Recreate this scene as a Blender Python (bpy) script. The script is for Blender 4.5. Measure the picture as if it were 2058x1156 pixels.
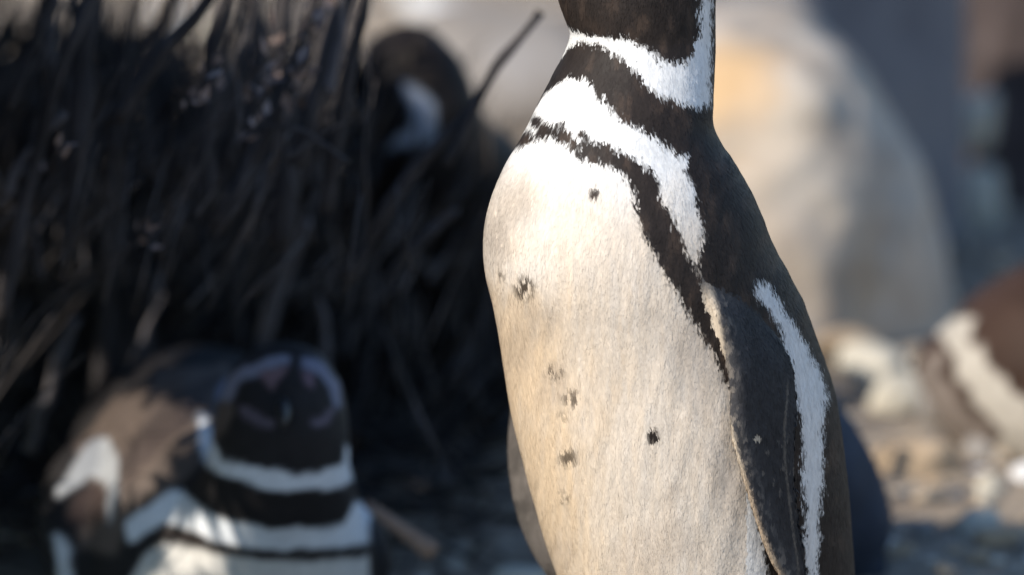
import bpy, bmesh, math, random
import numpy as np
from mathutils import Vector, Matrix
from mathutils.bvhtree import BVHTree

for o in list(bpy.data.objects):
    bpy.data.objects.remove(o)
sc = bpy.context.scene
COL = sc.collection
rng = np.random.default_rng(7)
random.seed(7)

# ------------------------------------------------------------------ camera
CAM = np.array([0.0, -6.3, 1.6])
TGT = np.array([0.0, 0.0, 0.415])
DIST = float(np.linalg.norm(TGT - CAM))
SC = 0.39e-3                       # metres per photo pixel at the focus plane
W, H = 2058.0, 1156.0
cam = bpy.data.cameras.new("camera")
cam.sensor_width = 36
cam.lens = 36 * DIST / (W * SC)
cam.clip_start = 0.1
cam.clip_end = 3000
cam.dof.use_dof = True
cam.dof.focus_distance = DIST - 0.07
cam.dof.aperture_fstop = 3.2
camo = bpy.data.objects.new("camera", cam)
COL.objects.link(camo)
camo.location = CAM
camo.rotation_euler = Vector(TGT - CAM).to_track_quat('-Z', 'Y').to_euler()
sc.camera = camo

# ------------------------------------------------------------------ light
SUN_EL = math.radians(36)
SUN_AZ = math.radians(38)          # from image-left turned towards the camera
L = np.array([-math.cos(SUN_EL) * math.cos(SUN_AZ), -math.cos(SUN_EL) * math.sin(SUN_AZ), math.sin(SUN_EL)])
world = bpy.data.worlds.new("World")
sc.world = world
world.use_nodes = True
wn = world.node_tree
bg = wn.nodes["Background"]
sky = wn.nodes.new("ShaderNodeTexSky")
sky.sky_type = 'NISHITA'
sky.sun_disc = False
sky.sun_elevation = SUN_EL
sky.sun_rotation = math.atan2(L[0], L[1])
sky.dust_density = 0.0
sky.ozone_density = 4.0
wn.links.new(sky.outputs[0], bg.inputs[0])
bg.inputs[1].default_value = 0.13
sun = bpy.data.lights.new("sun", 'SUN')
sun.energy = 4.2
sun.angle = math.radians(0.53)
sun.color = (1.0, 0.925, 0.82)
suno = bpy.data.objects.new("sun", sun)
COL.objects.link(suno)
suno.rotation_euler = Vector(-L).to_track_quat('-Z', 'Y').to_euler()
suno.location = (-5, -3, 6)
sc.view_settings.view_transform = 'Standard'
sc.view_settings.look = 'None'
sc.view_settings.exposure = 0.52
sc.view_settings.gamma = 1.0

# ------------------------------------------------------------------ helpers
FWD = (TGT - CAM) / DIST
RIGHT = np.array([1.0, 0, 0])
UP = np.cross(RIGHT, FWD)

def P(px, py, Y):
    """world point on the vertical plane y=Y seen at photo pixel (px,py)"""
    d = FWD * DIST + RIGHT * ((px - W / 2) * SC) + UP * ((H / 2 - py) * SC)
    t = (Y - CAM[1]) / d[1]
    return CAM + d * t

def ground_at(px, py, z=0.0):
    d = FWD * DIST + RIGHT * ((px - W / 2) * SC) + UP * ((H / 2 - py) * SC)
    return CAM + d * ((z - CAM[2]) / d[2])

def proj(v):
    """world (n,3) -> photo pixels (n,2)"""
    r = np.asarray(v) - CAM
    dep = r @ FWD
    return np.stack([W / 2 + (r @ RIGHT) / dep * DIST / SC, H / 2 - (r @ UP) / dep * DIST / SC], 1)

def mscale(Y):
    return SC * (Y + 6.3) / 6.3

def tag(o, label=None, cat=None, group=None, kind=None):
    if label: o["label"] = label
    if cat: o["category"] = cat
    if group: o["group"] = group
    if kind: o["kind"] = kind
    return o

def link(name, me, mat=None, parent=None):
    o = bpy.data.objects.new(name, me)
    COL.objects.link(o)
    if mat is not None:
        me.materials.append(mat)
    if parent is not None:
        o.parent = parent
    return o

def empty(name, loc):
    o = bpy.data.objects.new(name, None)
    COL.objects.link(o)
    o.location = loc
    o.empty_display_size = 0.05
    return o

def mesh_np(name, verts, faces, smooth=True):
    me = bpy.data.meshes.new(name)
    verts = np.asarray(verts, dtype=np.float32)
    n = len(verts)
    me.vertices.add(n)
    me.vertices.foreach_set("co", verts.ravel())
    if isinstance(faces, np.ndarray):
        k = faces.shape[1]
        me.loops.add(faces.size)
        me.loops.foreach_set("vertex_index", faces.astype(np.int32).ravel())
        me.polygons.add(len(faces))
        me.polygons.foreach_set("loop_start", np.arange(0, faces.size, k, dtype=np.int32))
        me.update(calc_edges=True)
        me.validate()
    else:
        me.clear_geometry()
        me.from_pydata([tuple(map(float, v)) for v in verts], [], faces)
        me.update()
    if smooth:
        me.polygons.foreach_set("use_smooth", np.ones(len(me.polygons), dtype=bool))
    return me

def rebase(o, root):
    """mesh data is in world coordinates: move it into the root's frame"""
    o.data.transform(Matrix.Translation(-Vector(root.location)))

def vnoise(p, seed=0):
    """smooth value noise, p (n,3) -> 0..1"""
    p = np.asarray(p, dtype=np.float64)
    i = np.floor(p).astype(np.int64)
    f = p - i
    f = f * f * (3 - 2 * f)
    def h(ix, iy, iz):
        n = (ix * 374761393 + iy * 668265263 + iz * 2147483647 + seed * 974711) & 0xffffffff
        n = ((n ^ (n >> 13)) * 1274126177) & 0xffffffff
        n = n ^ (n >> 16)
        return (n & 0xffff) / 65535.0
    r = 0
    for dx in (0, 1):
        for dy in (0, 1):
            for dz in (0, 1):
                w = (f[:, 0] if dx else 1 - f[:, 0]) * (f[:, 1] if dy else 1 - f[:, 1]) * (f[:, 2] if dz else 1 - f[:, 2])
                r = r + w * h(i[:, 0] + dx, i[:, 1] + dy, i[:, 2] + dz)
    return r

def fbm(p, seed=0, octv=4):
    s, a, tot = 0, 1.0, 0
    for k in range(octv):
        s = s + a * vnoise(np.asarray(p) * 2 ** k + 17.3 * k, seed + k)
        tot += a
        a *= 0.5
    return s / tot

def poly_sd(pts, poly):
    """signed distance to polygon, positive inside"""
    pts = np.asarray(pts, float)
    poly = np.asarray(poly, float)
    d2 = np.full(len(pts), 1e18)
    ins = np.zeros(len(pts), bool)
    for a, b in zip(poly, np.roll(poly, -1, 0)):
        ab = b - a
        t = np.clip(((pts - a) @ ab) / max(ab @ ab, 1e-9), 0, 1)
        q = pts - (a + t[:, None] * ab)
        d2 = np.minimum(d2, (q * q).sum(1))
        c = (a[1] > pts[:, 1]) != (b[1] > pts[:, 1])
        with np.errstate(divide='ignore', invalid='ignore'):
            xi = a[0] + (pts[:, 1] - a[1]) / (b[1] - a[1]) * ab[0]
        ins ^= c & (pts[:, 0] < xi)
    d = np.sqrt(d2)
    return np.where(ins, d, -d)

def sstep(a, b, x):
    t = np.clip((x - a) / (b - a), 0, 1)
    return t * t * (3 - 2 * t)

def pchip(xs, ys, x):
    """smooth monotone-ish interpolation"""
    xs, ys = np.asarray(xs, float), np.asarray(ys, float)
    h = np.diff(xs); d = np.diff(ys) / h
    m = np.zeros(len(xs))
    m[0], m[-1] = d[0], d[-1]
    for i in range(1, len(xs) - 1):
        m[i] = (d[i - 1] * h[i] + d[i] * h[i - 1]) / (h[i] + h[i - 1])
    x = np.clip(x, xs[0], xs[-1])
    k = np.clip(np.searchsorted(xs, x) - 1, 0, len(h) - 1)
    t = (x - xs[k]) / h[k]
    return ((2 * t**3 - 3 * t**2 + 1) * ys[k] + (t**3 - 2 * t**2 + t) * h[k] * m[k]
            + (-2 * t**3 + 3 * t**2) * ys[k + 1] + (t**3 - t**2) * h[k] * m[k + 1])

def loft(rings, cap=True):
    """rings (m,n,3) -> verts, faces list"""
    rings = np.asarray(rings)
    m, n, _ = rings.shape
    v = rings.reshape(-1, 3)
    f = []
    for i in range(m - 1):
        for j in range(n):
            f.append((i * n + j, i * n + (j + 1) % n, (i + 1) * n + (j + 1) % n, (i + 1) * n + j))
    if cap:
        f.append(tuple(range(n - 1, -1, -1)))
        f.append(tuple((m - 1) * n + j for j in range(n)))
    return v, f

def tube(pts, rad, n=8, flat=None):
    """tapered tube along pts; flat=(dir, ratio) flattens the section"""
    pts = np.asarray(pts, float)
    rad = np.asarray(rad, float)
    rings = []
    ref = np.array([0.3, -0.9, 0.2])
    for i in range(len(pts)):
        t = pts[min(i + 1, len(pts) - 1)] - pts[max(i - 1, 0)]
        t /= np.linalg.norm(t) + 1e-12
        a = np.cross(t, ref); a /= np.linalg.norm(a) + 1e-12
        b = np.cross(t, a)
        if flat is not None:
            a = np.asarray(flat[0], float); a = a - t * (a @ t); a /= np.linalg.norm(a)
            b = np.cross(t, a)
        an = np.linspace(0, 2 * np.pi, n, endpoint=False)
        k = flat[1] if flat is not None else 1.0
        rings.append(pts[i] + rad[i] * (np.cos(an)[:, None] * a + k * np.sin(an)[:, None] * b))
    return loft(rings)

def spline_pts(ctrl, n):
    ctrl = np.asarray(ctrl, float)
    s = np.concatenate([[0], np.cumsum(np.linalg.norm(np.diff(ctrl[:, :3], axis=0), axis=1) + 1e-6)])
    u = np.linspace(0, s[-1], n)
    return np.stack([pchip(s, ctrl[:, k], u) for k in range(ctrl.shape[1])], 1)

def merge(parts):
    V, F, off = [], [], 0
    for v, f in parts:
        V.append(np.asarray(v)); F += [tuple(i + off for i in q) for q in f]
        off += len(v)
    return np.concatenate(V), F

def remesh(parts, voxel, smooth_it=2):
    """fuse closed parts into one continuous surface"""
    v, f = merge(parts)
    me = mesh_np("tmp", v, f)
    o = bpy.data.objects.new("tmp", me)
    COL.objects.link(o)
    md = o.modifiers.new("r", 'REMESH'); md.mode = 'VOXEL'; md.voxel_size = voxel; md.adaptivity = 0
    if smooth_it:
        ms = o.modifiers.new("s", 'SMOOTH'); ms.factor = 0.5; ms.iterations = smooth_it
    dg = bpy.context.evaluated_depsgraph_get()
    dg.update()
    out = bpy.data.meshes.new_from_object(o.evaluated_get(dg))
    bpy.data.objects.remove(o); bpy.data.meshes.remove(me)
    out.polygons.foreach_set("use_smooth", np.ones(len(out.polygons), dtype=bool))
    return out

def vcos(me):
    a = np.empty(len(me.vertices) * 3, np.float32)
    me.vertices.foreach_get("co", a)
    return a.reshape(-1, 3).astype(float)

def vnormals(me):
    a = np.empty(len(me.vertices) * 3, np.float32)
    me.vertices.foreach_get("normal", a)
    return a.reshape(-1, 3).astype(float)

def set_col(me, rgb):
    c = np.ones((len(rgb), 4), np.float32)
    c[:, :3] = rgb
    at = me.color_attributes.new("Col", 'FLOAT_COLOR', 'POINT')
    at.data.foreach_set("color", c.ravel())

# ------------------------------------------------------------------ materials
def new_mat(name):
    m = bpy.data.materials.new(name)
    m.use_nodes = True
    nt = m.node_tree
    return m, nt, nt.nodes["Principled BSDF"]

def plumage_mat(name, rough=0.62, spec=0.3, sheen=0.0, noise=260.0, bump=0.10, dist=0.0006):
    m, nt, b = new_mat(name)
    at = nt.nodes.new("ShaderNodeAttribute"); at.attribute_name = "Col"
    tc = nt.nodes.new("ShaderNodeTexCoord")
    mp = nt.nodes.new("ShaderNodeMapping"); mp.inputs["Scale"].default_value = (1, 1, 0.3)
    ns = nt.nodes.new("ShaderNodeTexNoise"); ns.inputs["Scale"].default_value = noise; ns.inputs["Detail"].default_value = 4
    mr = nt.nodes.new("ShaderNodeMapRange"); mr.inputs[1].default_value = 0.3; mr.inputs[2].default_value = 0.7
    mr.inputs[3].default_value = 0.90; mr.inputs[4].default_value = 1.07
    mx = nt.nodes.new("ShaderNodeMix"); mx.data_type = 'RGBA'; mx.blend_type = 'MULTIPLY'; mx.inputs[0].default_value = 1
    bp = nt.nodes.new("ShaderNodeBump"); bp.inputs["Strength"].default_value = bump; bp.inputs["Distance"].default_value = dist
    nt.links.new(tc.outputs["Object"], mp.inputs[0]); nt.links.new(mp.outputs[0], ns.inputs["Vector"])
    nt.links.new(ns.outputs["Fac"], mr.inputs[0])
    nt.links.new(at.outputs["Color"], mx.inputs[6]); nt.links.new(mr.outputs[0], mx.inputs[7])
    nt.links.new(mx.outputs[2], b.inputs["Base Color"])
    nt.links.new(ns.outputs["Fac"], bp.inputs["Height"]); nt.links.new(bp.outputs[0], b.inputs["Normal"])
    b.inputs["Roughness"].default_value = rough
    b.inputs["Specular IOR Level"].default_value = spec
    if sheen:
        b.inputs["Sheen Weight"].default_value = sheen
        b.inputs["Sheen Roughness"].default_value = 0.4
    return m

def noise_mat(name, cols, scale=6.0, rough=0.85, detail=8, bump=0.4, bdist=0.01, stretch=(1, 1, 1), spec=0.3, scale2=None, cols2=None):
    """colour ramp over object-space noise (+ second finer noise overlaid) and bump"""
    m, nt, b = new_mat(name)
    tc = nt.nodes.new("ShaderNodeTexCoord")
    mp = nt.nodes.new("ShaderNodeMapping"); mp.inputs["Scale"].default_value = stretch
    nt.links.new(tc.outputs["Object"], mp.inputs[0])
    ns = nt.nodes.new("ShaderNodeTexNoise"); ns.inputs["Scale"].default_value = scale; ns.inputs["Detail"].default_value = detail
    ns.inputs["Roughness"].default_value = 0.6
    nt.links.new(mp.outputs[0], ns.inputs["Vector"])
    rp = nt.nodes.new("ShaderNodeValToRGB")
    e = rp.color_ramp.elements
    while len(e) < len(cols): e.new(0.5)
    for k, c in enumerate(cols):
        e[k].position = 0.3 + 0.4 * k / max(1, len(cols) - 1); e[k].color = (*c, 1)
    nt.links.new(ns.outputs["Fac"], rp.inputs[0])
    outc = rp.outputs[0]
    if scale2:
        n2 = nt.nodes.new("ShaderNodeTexNoise"); n2.inputs["Scale"].default_value = scale2; n2.inputs["Detail"].default_value = 6
        nt.links.new(mp.outputs[0], n2.inputs["Vector"])
        r2 = nt.nodes.new("ShaderNodeValToRGB")
        r2.color_ramp.elements[0].position = 0.35; r2.color_ramp.elements[1].position = 0.65
        r2.color_ramp.elements[0].color = (*cols2[0], 1); r2.color_ramp.elements[1].color = (*cols2[1], 1)
        nt.links.new(n2.outputs["Fac"], r2.inputs[0])
        mx = nt.nodes.new("ShaderNodeMix"); mx.data_type = 'RGBA'; mx.blend_type = 'MULTIPLY'; mx.inputs[0].default_value = 1
        nt.links.new(outc, mx.inputs[6]); nt.links.new(r2.outputs[0], mx.inputs[7])
        outc = mx.outputs[2]
    nt.links.new(outc, b.inputs["Base Color"])
    bp = nt.nodes.new("ShaderNodeBump"); bp.inputs["Strength"].default_value = bump; bp.inputs["Distance"].default_value = bdist
    nt.links.new(ns.outputs["Fac"], bp.inputs["Height"]); nt.links.new(bp.outputs[0], b.inputs["Normal"])
    b.inputs["Roughness"].default_value = rough
    b.inputs["Specular IOR Level"].default_value = spec
    return m

M_feather = plumage_mat("plumage", 0.6, 0.18)
M_body = plumage_mat("skin_plumage", 0.65, 0.15)
M_flip = plumage_mat("flipper_plumage", 0.5, 0.4)
M_ground = noise_mat("sandy_ground", [(0.20, 0.155, 0.115), (0.34, 0.275, 0.205), (0.46, 0.385, 0.295)], 9, 0.95, 10, 0.6, 0.01,
                     scale2=70, cols2=[(0.6, 0.58, 0.56), (1, 1, 1)])
M_boulder = noise_mat("pale_boulder", [(0.46, 0.34, 0.22), (0.50, 0.42, 0.33), (0.50, 0.44, 0.37), (0.30, 0.28, 0.26)], 6, 0.9, 6, 0.6, 0.02,
                      scale2=16, cols2=[(0.72, 0.7, 0.7), (1, 1, 1)])
def add_stain(m, centre, radius, colour):
    nt = m.node_tree; b = nt.nodes["Principled BSDF"]
    src_ = b.inputs["Base Color"].links[0].from_socket
    tc = nt.nodes.new("ShaderNodeTexCoord")
    ns = nt.nodes.new("ShaderNodeTexNoise"); ns.inputs["Scale"].default_value = 14; ns.inputs["Detail"].default_value = 5
    nt.links.new(tc.outputs["Object"], ns.inputs["Vector"])
    dv_ = nt.nodes.new("ShaderNodeVectorMath"); dv_.operation = 'DISTANCE'; dv_.inputs[1].default_value = centre
    nt.links.new(tc.outputs["Object"], dv_.inputs[0])
    ad = nt.nodes.new("ShaderNodeMath"); ad.operation = 'MULTIPLY_ADD'; ad.inputs[1].default_value = -radius * 1.2
    nt.links.new(ns.outputs["Fac"], ad.inputs[0]); nt.links.new(dv_.outputs["Value"], ad.inputs[2])
    mr = nt.nodes.new("ShaderNodeMapRange"); mr.inputs[1].default_value = -.1 * radius; mr.inputs[2].default_value = .55 * radius
    mr.inputs[3].default_value = .85; mr.inputs[4].default_value = 0
    nt.links.new(ad.outputs[0], mr.inputs[0])
    mx = nt.nodes.new("ShaderNodeMix"); mx.data_type = 'RGBA'; mx.inputs[7].default_value = (*colour, 1)
    nt.links.new(mr.outputs[0], mx.inputs[0]); nt.links.new(src_, mx.inputs[6]); nt.links.new(mx.outputs[2], b.inputs["Base Color"])
add_stain(M_boulder, (-0.075, -0.12, 0.15), 0.085, (0.54, 0.36, 0.19))
M_boulder2 = noise_mat("grey_boulder", [(0.10, 0.10, 0.115), (0.16, 0.16, 0.175), (0.20, 0.195, 0.20)], 6, 0.85, 8, 0.5, 0.015)
M_boulder3 = noise_mat("brown_boulder", [(0.03, 0.022, 0.02), (0.06, 0.044, 0.04), (0.14, 0.11, 0.10)], 9, 0.9, 8, 0.6, 0.02)
M_stone = [noise_mat("stone_cream", [(0.42, 0.38, 0.30), (0.58, 0.53, 0.43)], 20, 0.9, 6, 0.4, 0.004),
           noise_mat("stone_tan", [(0.30, 0.22, 0.14), (0.46, 0.35, 0.24)], 20, 0.9, 6, 0.4, 0.004),
           noise_mat("stone_grey", [(0.16, 0.145, 0.13), (0.30, 0.28, 0.26)], 20, 0.9, 6, 0.4, 0.004),
           noise_mat("stone_white", [(0.55, 0.54, 0.52), (0.72, 0.71, 0.70)], 20, 0.9, 6, 0.4, 0.004)]
M_paleslab = noise_mat("pale_slab", [(0.15, 0.13, 0.11), (0.24, 0.215, 0.19), (0.36, 0.34, 0.325)], 7, 0.9, 6, 0.6, 0.01)
M_bark = noise_mat("bark", [(0.018, 0.016, 0.0165), (0.045, 0.040, 0.041), (0.080, 0.071, 0.072)], 30, 0.85, 8, 0.6, 0.004, stretch=(1, 1, 0.25))
M_barkpale = noise_mat("pale_bark", [(0.06, 0.055, 0.058), (0.14, 0.125, 0.128)], 30, 0.85, 8, 0.6, 0.004, stretch=(1, 1, 0.25))
M_stem = noise_mat("stem_bark", [(0.028, 0.025, 0.025), (0.075, 0.066, 0.064), (0.20, 0.17, 0.16)], 14, 0.8, 6, 0.3, 0.002)
M_dry = noise_mat("dry_leaf", [(0.15, 0.105, 0.09), (0.30, 0.23, 0.205)], 60, 0.8, 4, 0.2, 0.001)
M_stick = noise_mat("dry_stick", [(0.22, 0.13, 0.09), (0.40, 0.27, 0.19)], 60, 0.85, 6, 0.6, 0.004)
M_leaf = noise_mat("shade_leaf", [(0.022, 0.026, 0.016), (0.05, 0.052, 0.032)], 12, 0.7, 4, 0.1, 0.001)
M_twig = noise_mat("twig", [(0.025, 0.021, 0.02), (0.07, 0.058, 0.05)], 25, 0.85, 4, 0.3, 0.002)
def plain_mat(name, rgb, rough, spec=0.5):
    return noise_mat(name, [tuple(c * 0.75 for c in rgb), rgb], 90, rough, 4, 0.15, 0.001, spec=spec)
M_bill = plain_mat("bill_horn", (0.03, 0.028, 0.028), 0.4)
M_eye = plain_mat("eye", (0.03, 0.012, 0.008), 0.1)
M_foot = plain_mat("foot_skin", (0.06, 0.05, 0.05), 0.6)

# ------------------------------------------------------------------ ground
def gz(x, y):
    p = np.stack([np.asarray(x) * 2.2, np.asarray(y) * 2.2, np.zeros_like(np.asarray(x, float))], 1)
    q = p * 9
    near = np.exp(-((np.asarray(x) ** 2 + np.asarray(y) ** 2) / 200.0))
    return ((fbm(p, 3, 3) - 0.5) * 0.05 + (fbm(q, 9, 2) - 0.5) * 0.012) * near - 0.012

def axis(lo, hi, c, fine, n_out, far):
    mid = np.arange(lo, hi, fine)
    k = np.linspace(0, 1, n_out + 1)[1:]
    a = lo - far * k ** 3 ; b = hi + far * k ** 3
    return np.concatenate([a[::-1], mid, b])
gx = axis(-2.2, 2.2, 0, 0.022, 26, 900)
gy = axis(-1.2, 5.2, 0, 0.022, 26, 900)
GX, GY = np.meshgrid(gx, gy)
gv = np.stack([GX.ravel(), GY.ravel(), gz(GX.ravel(), GY.ravel())], 1)
nx, ny = len(gx), len(gy)
idx = np.arange(nx * ny).reshape(ny, nx)
gf = np.stack([idx[:-1, :-1], idx[:-1, 1:], idx[1:, 1:], idx[1:, :-1]], -1).reshape(-1, 4)
g = link("ground", mesh_np("ground", gv, gf), M_ground)
tag(g, "bare sandy ground with pebbles and dry litter around the penguins", kind="structure")

# ------------------------------------------------------------------ stones and boulders
def rock_mesh(name, size, planes, seed, sub=4, rough=0.05, nf=2.0):
    bm = bmesh.new()
    bmesh.ops.create_icosphere(bm, subdivisions=sub, radius=1.0)
    d = np.array([v.co[:] for v in bm.verts])
    d /= np.linalg.norm(d, axis=1)[:, None]
    n = np.array([p[:3] for p in planes], float); n /= np.linalg.norm(n, axis=1)[:, None]
    h = np.array([p[3] for p in planes], float)
    c = np.maximum(d @ n.T, 1e-3) / h                   # 1/r per plane
    r = 1.0 / (np.sum(c ** 9, axis=1) ** (1 / 9))        # soft minimum = rounded facets
    r *= 1 + rough * 2 * (fbm(d * nf + seed * 3.1, seed, 4) - 0.5)
    co = d * r[:, None] * np.asarray(size)
    for v, q in zip(bm.verts, co): v.co = q
    me = bpy.data.meshes.new(name); bm.to_mesh(me); bm.free()
    me.polygons.foreach_set("use_smooth", np.ones(len(me.polygons), dtype=bool))
    return me

def rand_planes(r, n=9):
    p = []
    for k in range(n):
        v = r.normal(size=3); v /= np.linalg.norm(v)
        p.append((*v, r.uniform(0.75, 1.0)))
    for s in ((1, 0, 0), (-1, 0, 0), (0, 1, 0), (0, -1, 0), (0, 0, 1), (0, 0, -1)):
        p.append((*s, 1.0))
    return p

# pale boulder in the sun, behind the standing penguin
bY = 2.05
c = P(1535, 380, bY)
me = rock_mesh("pale_boulder", (1, 1, 1),
               [(-0.8, -0.5, 0.42, 0.17), (-1, 0, 0, 0.22), (-0.30, -1, 0.22, 0.165), (0.74, -0.68, 0.08, 0.158), (1, 0.1, 0.25, 0.165), (0.75, 0, 0.62, 0.150),
                (0.1, -0.15, 1, 0.165), (0, 1, 0, 0.2), (0, 0, -1, 0.26), (-.5, .5, .5, .22)], 4, 5, 0.11, 3.0)
o = link("boulder", me, M_boulder); o.location = c
tag(o, "pale sunlit boulder with orange lichen stain behind the standing penguin", "boulder")
# grey boulder in its shade
c = P(1770, 300, 2.46)
me = rock_mesh("grey_boulder", (1, 1, 1),
               [(0.76, -0.65, 0.02, 0.080), (1, 0.5, 0, 0.085), (-1, -0.25, 0, 0.17), (0, 0.1, 1, 0.34), (0, 1, 0, 0.16), (0, 0, -1, 0.35)], 11, 5, 0.05, 2.5)
o = link("boulder", me, M_boulder2); o.location = c
tag(o, "tall blue-grey boulder in shadow with an upright edge", "boulder")
# brown boulder at the far right
c = P(2100, 150, 2.95)
me = rock_mesh("brown_boulder", (1, 1, 1),
               [(1, -0.3, 0.2, 0.2), (-1, -.3, 0.1, 0.105), (-0.2, -1, 0.35, 0.13), (0, 0.1, 1, 0.2), (0, 1, 0, 0.16), (0, 0, -1, 0.25)], 21, 5, 0.12, 3.0)
o = link("boulder", me, M_boulder3); o.location = c
tag(o, "dark brown rough boulder beyond the prone brown penguin", "boulder")

def stone(px, py, wpx, hpx, mat, label, seed, depth=None, name="stone", lift=0.0, cat="stone", group=None, ztop=None):
    """stone whose visible centre is at the pixel; it rests on the ground there"""
    q = ground_at(px, py + hpx * 0.45, 0.0) if depth is None else P(px, py + hpx * 0.45, depth)
    s = mscale(q[1])
    rx, rz = wpx * s / 2, hpx * s / 2
    r = np.random.default_rng(seed)
    me = rock_mesh(name, (rx, (rx + rz) / 2, rz * 1.15), rand_planes(r), seed, 3, 0.08, 2)
    o = link(name, me, mat)
    o.location = (q[0], q[1], q[2] + rz * 0.85 + lift)
    o.rotation_euler = (0, r.uniform(-.15, .15), 0)
    tag(o, label, cat, group)
    return o

stone(985, 130, 470, 230, M_paleslab, "broad low pale rock in the sun behind the half-hidden black penguin", 61, name="rock", cat="rock")
stone(1705, 690, 150, 62, M_stone[1], "flat tan stone at the foot of the pale boulder", 31)
stone(1755, 735, 150, 82, M_stone[0], "rounded cream stone beside the dark penguin's back", 32)
stone(1808, 792, 130, 74, M_stone[0], "oval cream stone in front of the rounded cream stone", 33)
stone(1890, 815, 90, 90, M_stone[2], "grey stone beside the white-striped flank of the prone penguin", 34)
stone(1968, 895, 72, 74, M_stone[2], "small round grey-brown stone below the prone penguin's white stripe", 35)
stone(1965, 1055, 96, 74, M_stone[0], "small whitish stone alone on the shaded ground", 36)
stone(2030, 1085, 150, 56, M_stone[1], "tan stone beside the small whitish stone", 37)
stone(1850, 925, 210, 80, M_stone[1], "broad low tan stone lit by the sun near the dark penguin", 38)
stone(1042, 1160, 130, 50, M_stone[0], "pale stone at the standing penguin's far flipper tip", 39)
stone(1968, 240, 84, 95, M_stone[0], "upper pale stone against the brown boulder", 41, depth=2.72, lift=0.0)
stone(1966, 395, 92, 125, M_stone[0], "lower pale stone against the brown boulder", 42, depth=2.66)
for k, (px, py, w, h) in enumerate([(880, 8, 150, 46), (985, 30, 120, 40), (340, 20, 60, 40), (430, 60, 70, 50)]):
    stone(px, py, w, h, M_stone[3] if k in (0, 2) else M_stone[0], "pale stone out in the sun beyond the shrub", 50 + k, group="stones in the sun beyond the shrub")

r = np.random.default_rng(91)
for k in range(24):
    px, py = r.uniform(1700, 2080), r.uniform(700, 1150)
    w_ = r.uniform(26, 70)
    stone(px, py, w_, w_ * r.uniform(.5, .8), M_stone[int(r.choice([0, 0, 1, 1, 2, 3]))], "small loose stone scattered on the open ground among the larger stones", 400 + k, group="loose stones on the open ground")
# gravel: countless pebbles
def pebbles(n):
    bm = bmesh.new(); bmesh.ops.create_icosphere(bm, subdivisions=1, radius=1)
    bv = np.array([v.co[:] for v in bm.verts]); bf = np.array([[v.index for v in f.verts] for f in bm.faces]); bm.free()
    x = rng.uniform(-1.6, 1.8, n); y = rng.uniform(-.6, 4.8, n)
    s = 0.003 + 0.012 * rng.random(n) ** 3
    z = gz(x, y)
    sc3 = s[:, None] * rng.uniform(0.6, 1.3, (n, 3)) * np.array([1, 1, 0.7])
    an = rng.uniform(0, 6.28, n)
    V = bv[None] * sc3[:, None, :] * (1 + 0.25 * rng.normal(size=(n, len(bv), 1)))
    c_, s_ = np.cos(an)[:, None], np.sin(an)[:, None]
    X = V[..., 0] * c_ - V[..., 1] * s_; Yv = V[..., 0] * s_ + V[..., 1] * c_
    V = np.stack([X + x[:, None], Yv + y[:, None], V[..., 2] + (z + s * 0.3)[:, None]], -1)
    F = bf[None] + (np.arange(n) * len(bv))[:, None, None]
    me = mesh_np("gravel", V.reshape(-1, 3), F.reshape(-1, 3))
    t = rng.random((n, 1))
    col = np.where(t < .4, [[.42, .34, .25]], np.where(t < .75, [[.24, .21, .18]], [[.55, .5, .43]])) * rng.uniform(.7, 1.15, (n, 1))
    set_col(me, np.repeat(col, len(bv), 0))
    return me
gm = plumage_mat("pebble", 0.9, 0.3, noise=80, bump=0.3)
tag(link("gravel", pebbles(9000), gm), "loose pebbles and grit scattered over the sandy ground", "gravel", kind="stuff")

# ------------------------------------------------------------------ the shrub
shrub_root = empty("shrub", (-0.75, 1.35, 0))
tag(shrub_root, "dense dark shrub of bare branches shading the crouching penguins", "shrub")

def px_branch(pts, w0, w1, mat, n=14, wob=0.0018, seed=0):
    """pts: (px,py,Y) control points, widths in photo pixels"""
    r = np.random.default_rng(seed)
    ctrl = np.array([P(*p) for p in pts])
    q = spline_pts(ctrl, n)
    q += (np.stack([vnoise(np.stack([np.arange(n) * .6, np.full(n, seed * 1.7), np.full(n, k * 5.)], 1), seed) for k in range(3)], 1) - .5) * 2 * wob
    Y = np.mean([p[2] for p in pts])
    rad = np.linspace(w0, w1, n) * mscale(Y) / 2
    rad *= 1 + 0.12 * r.normal(size=n)
    v, f = tube(q, rad, 8)
    o = link("branch", mesh_np("branch", v, f), mat, shrub_root)
    rebase(o, shrub_root)
    return o

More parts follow.
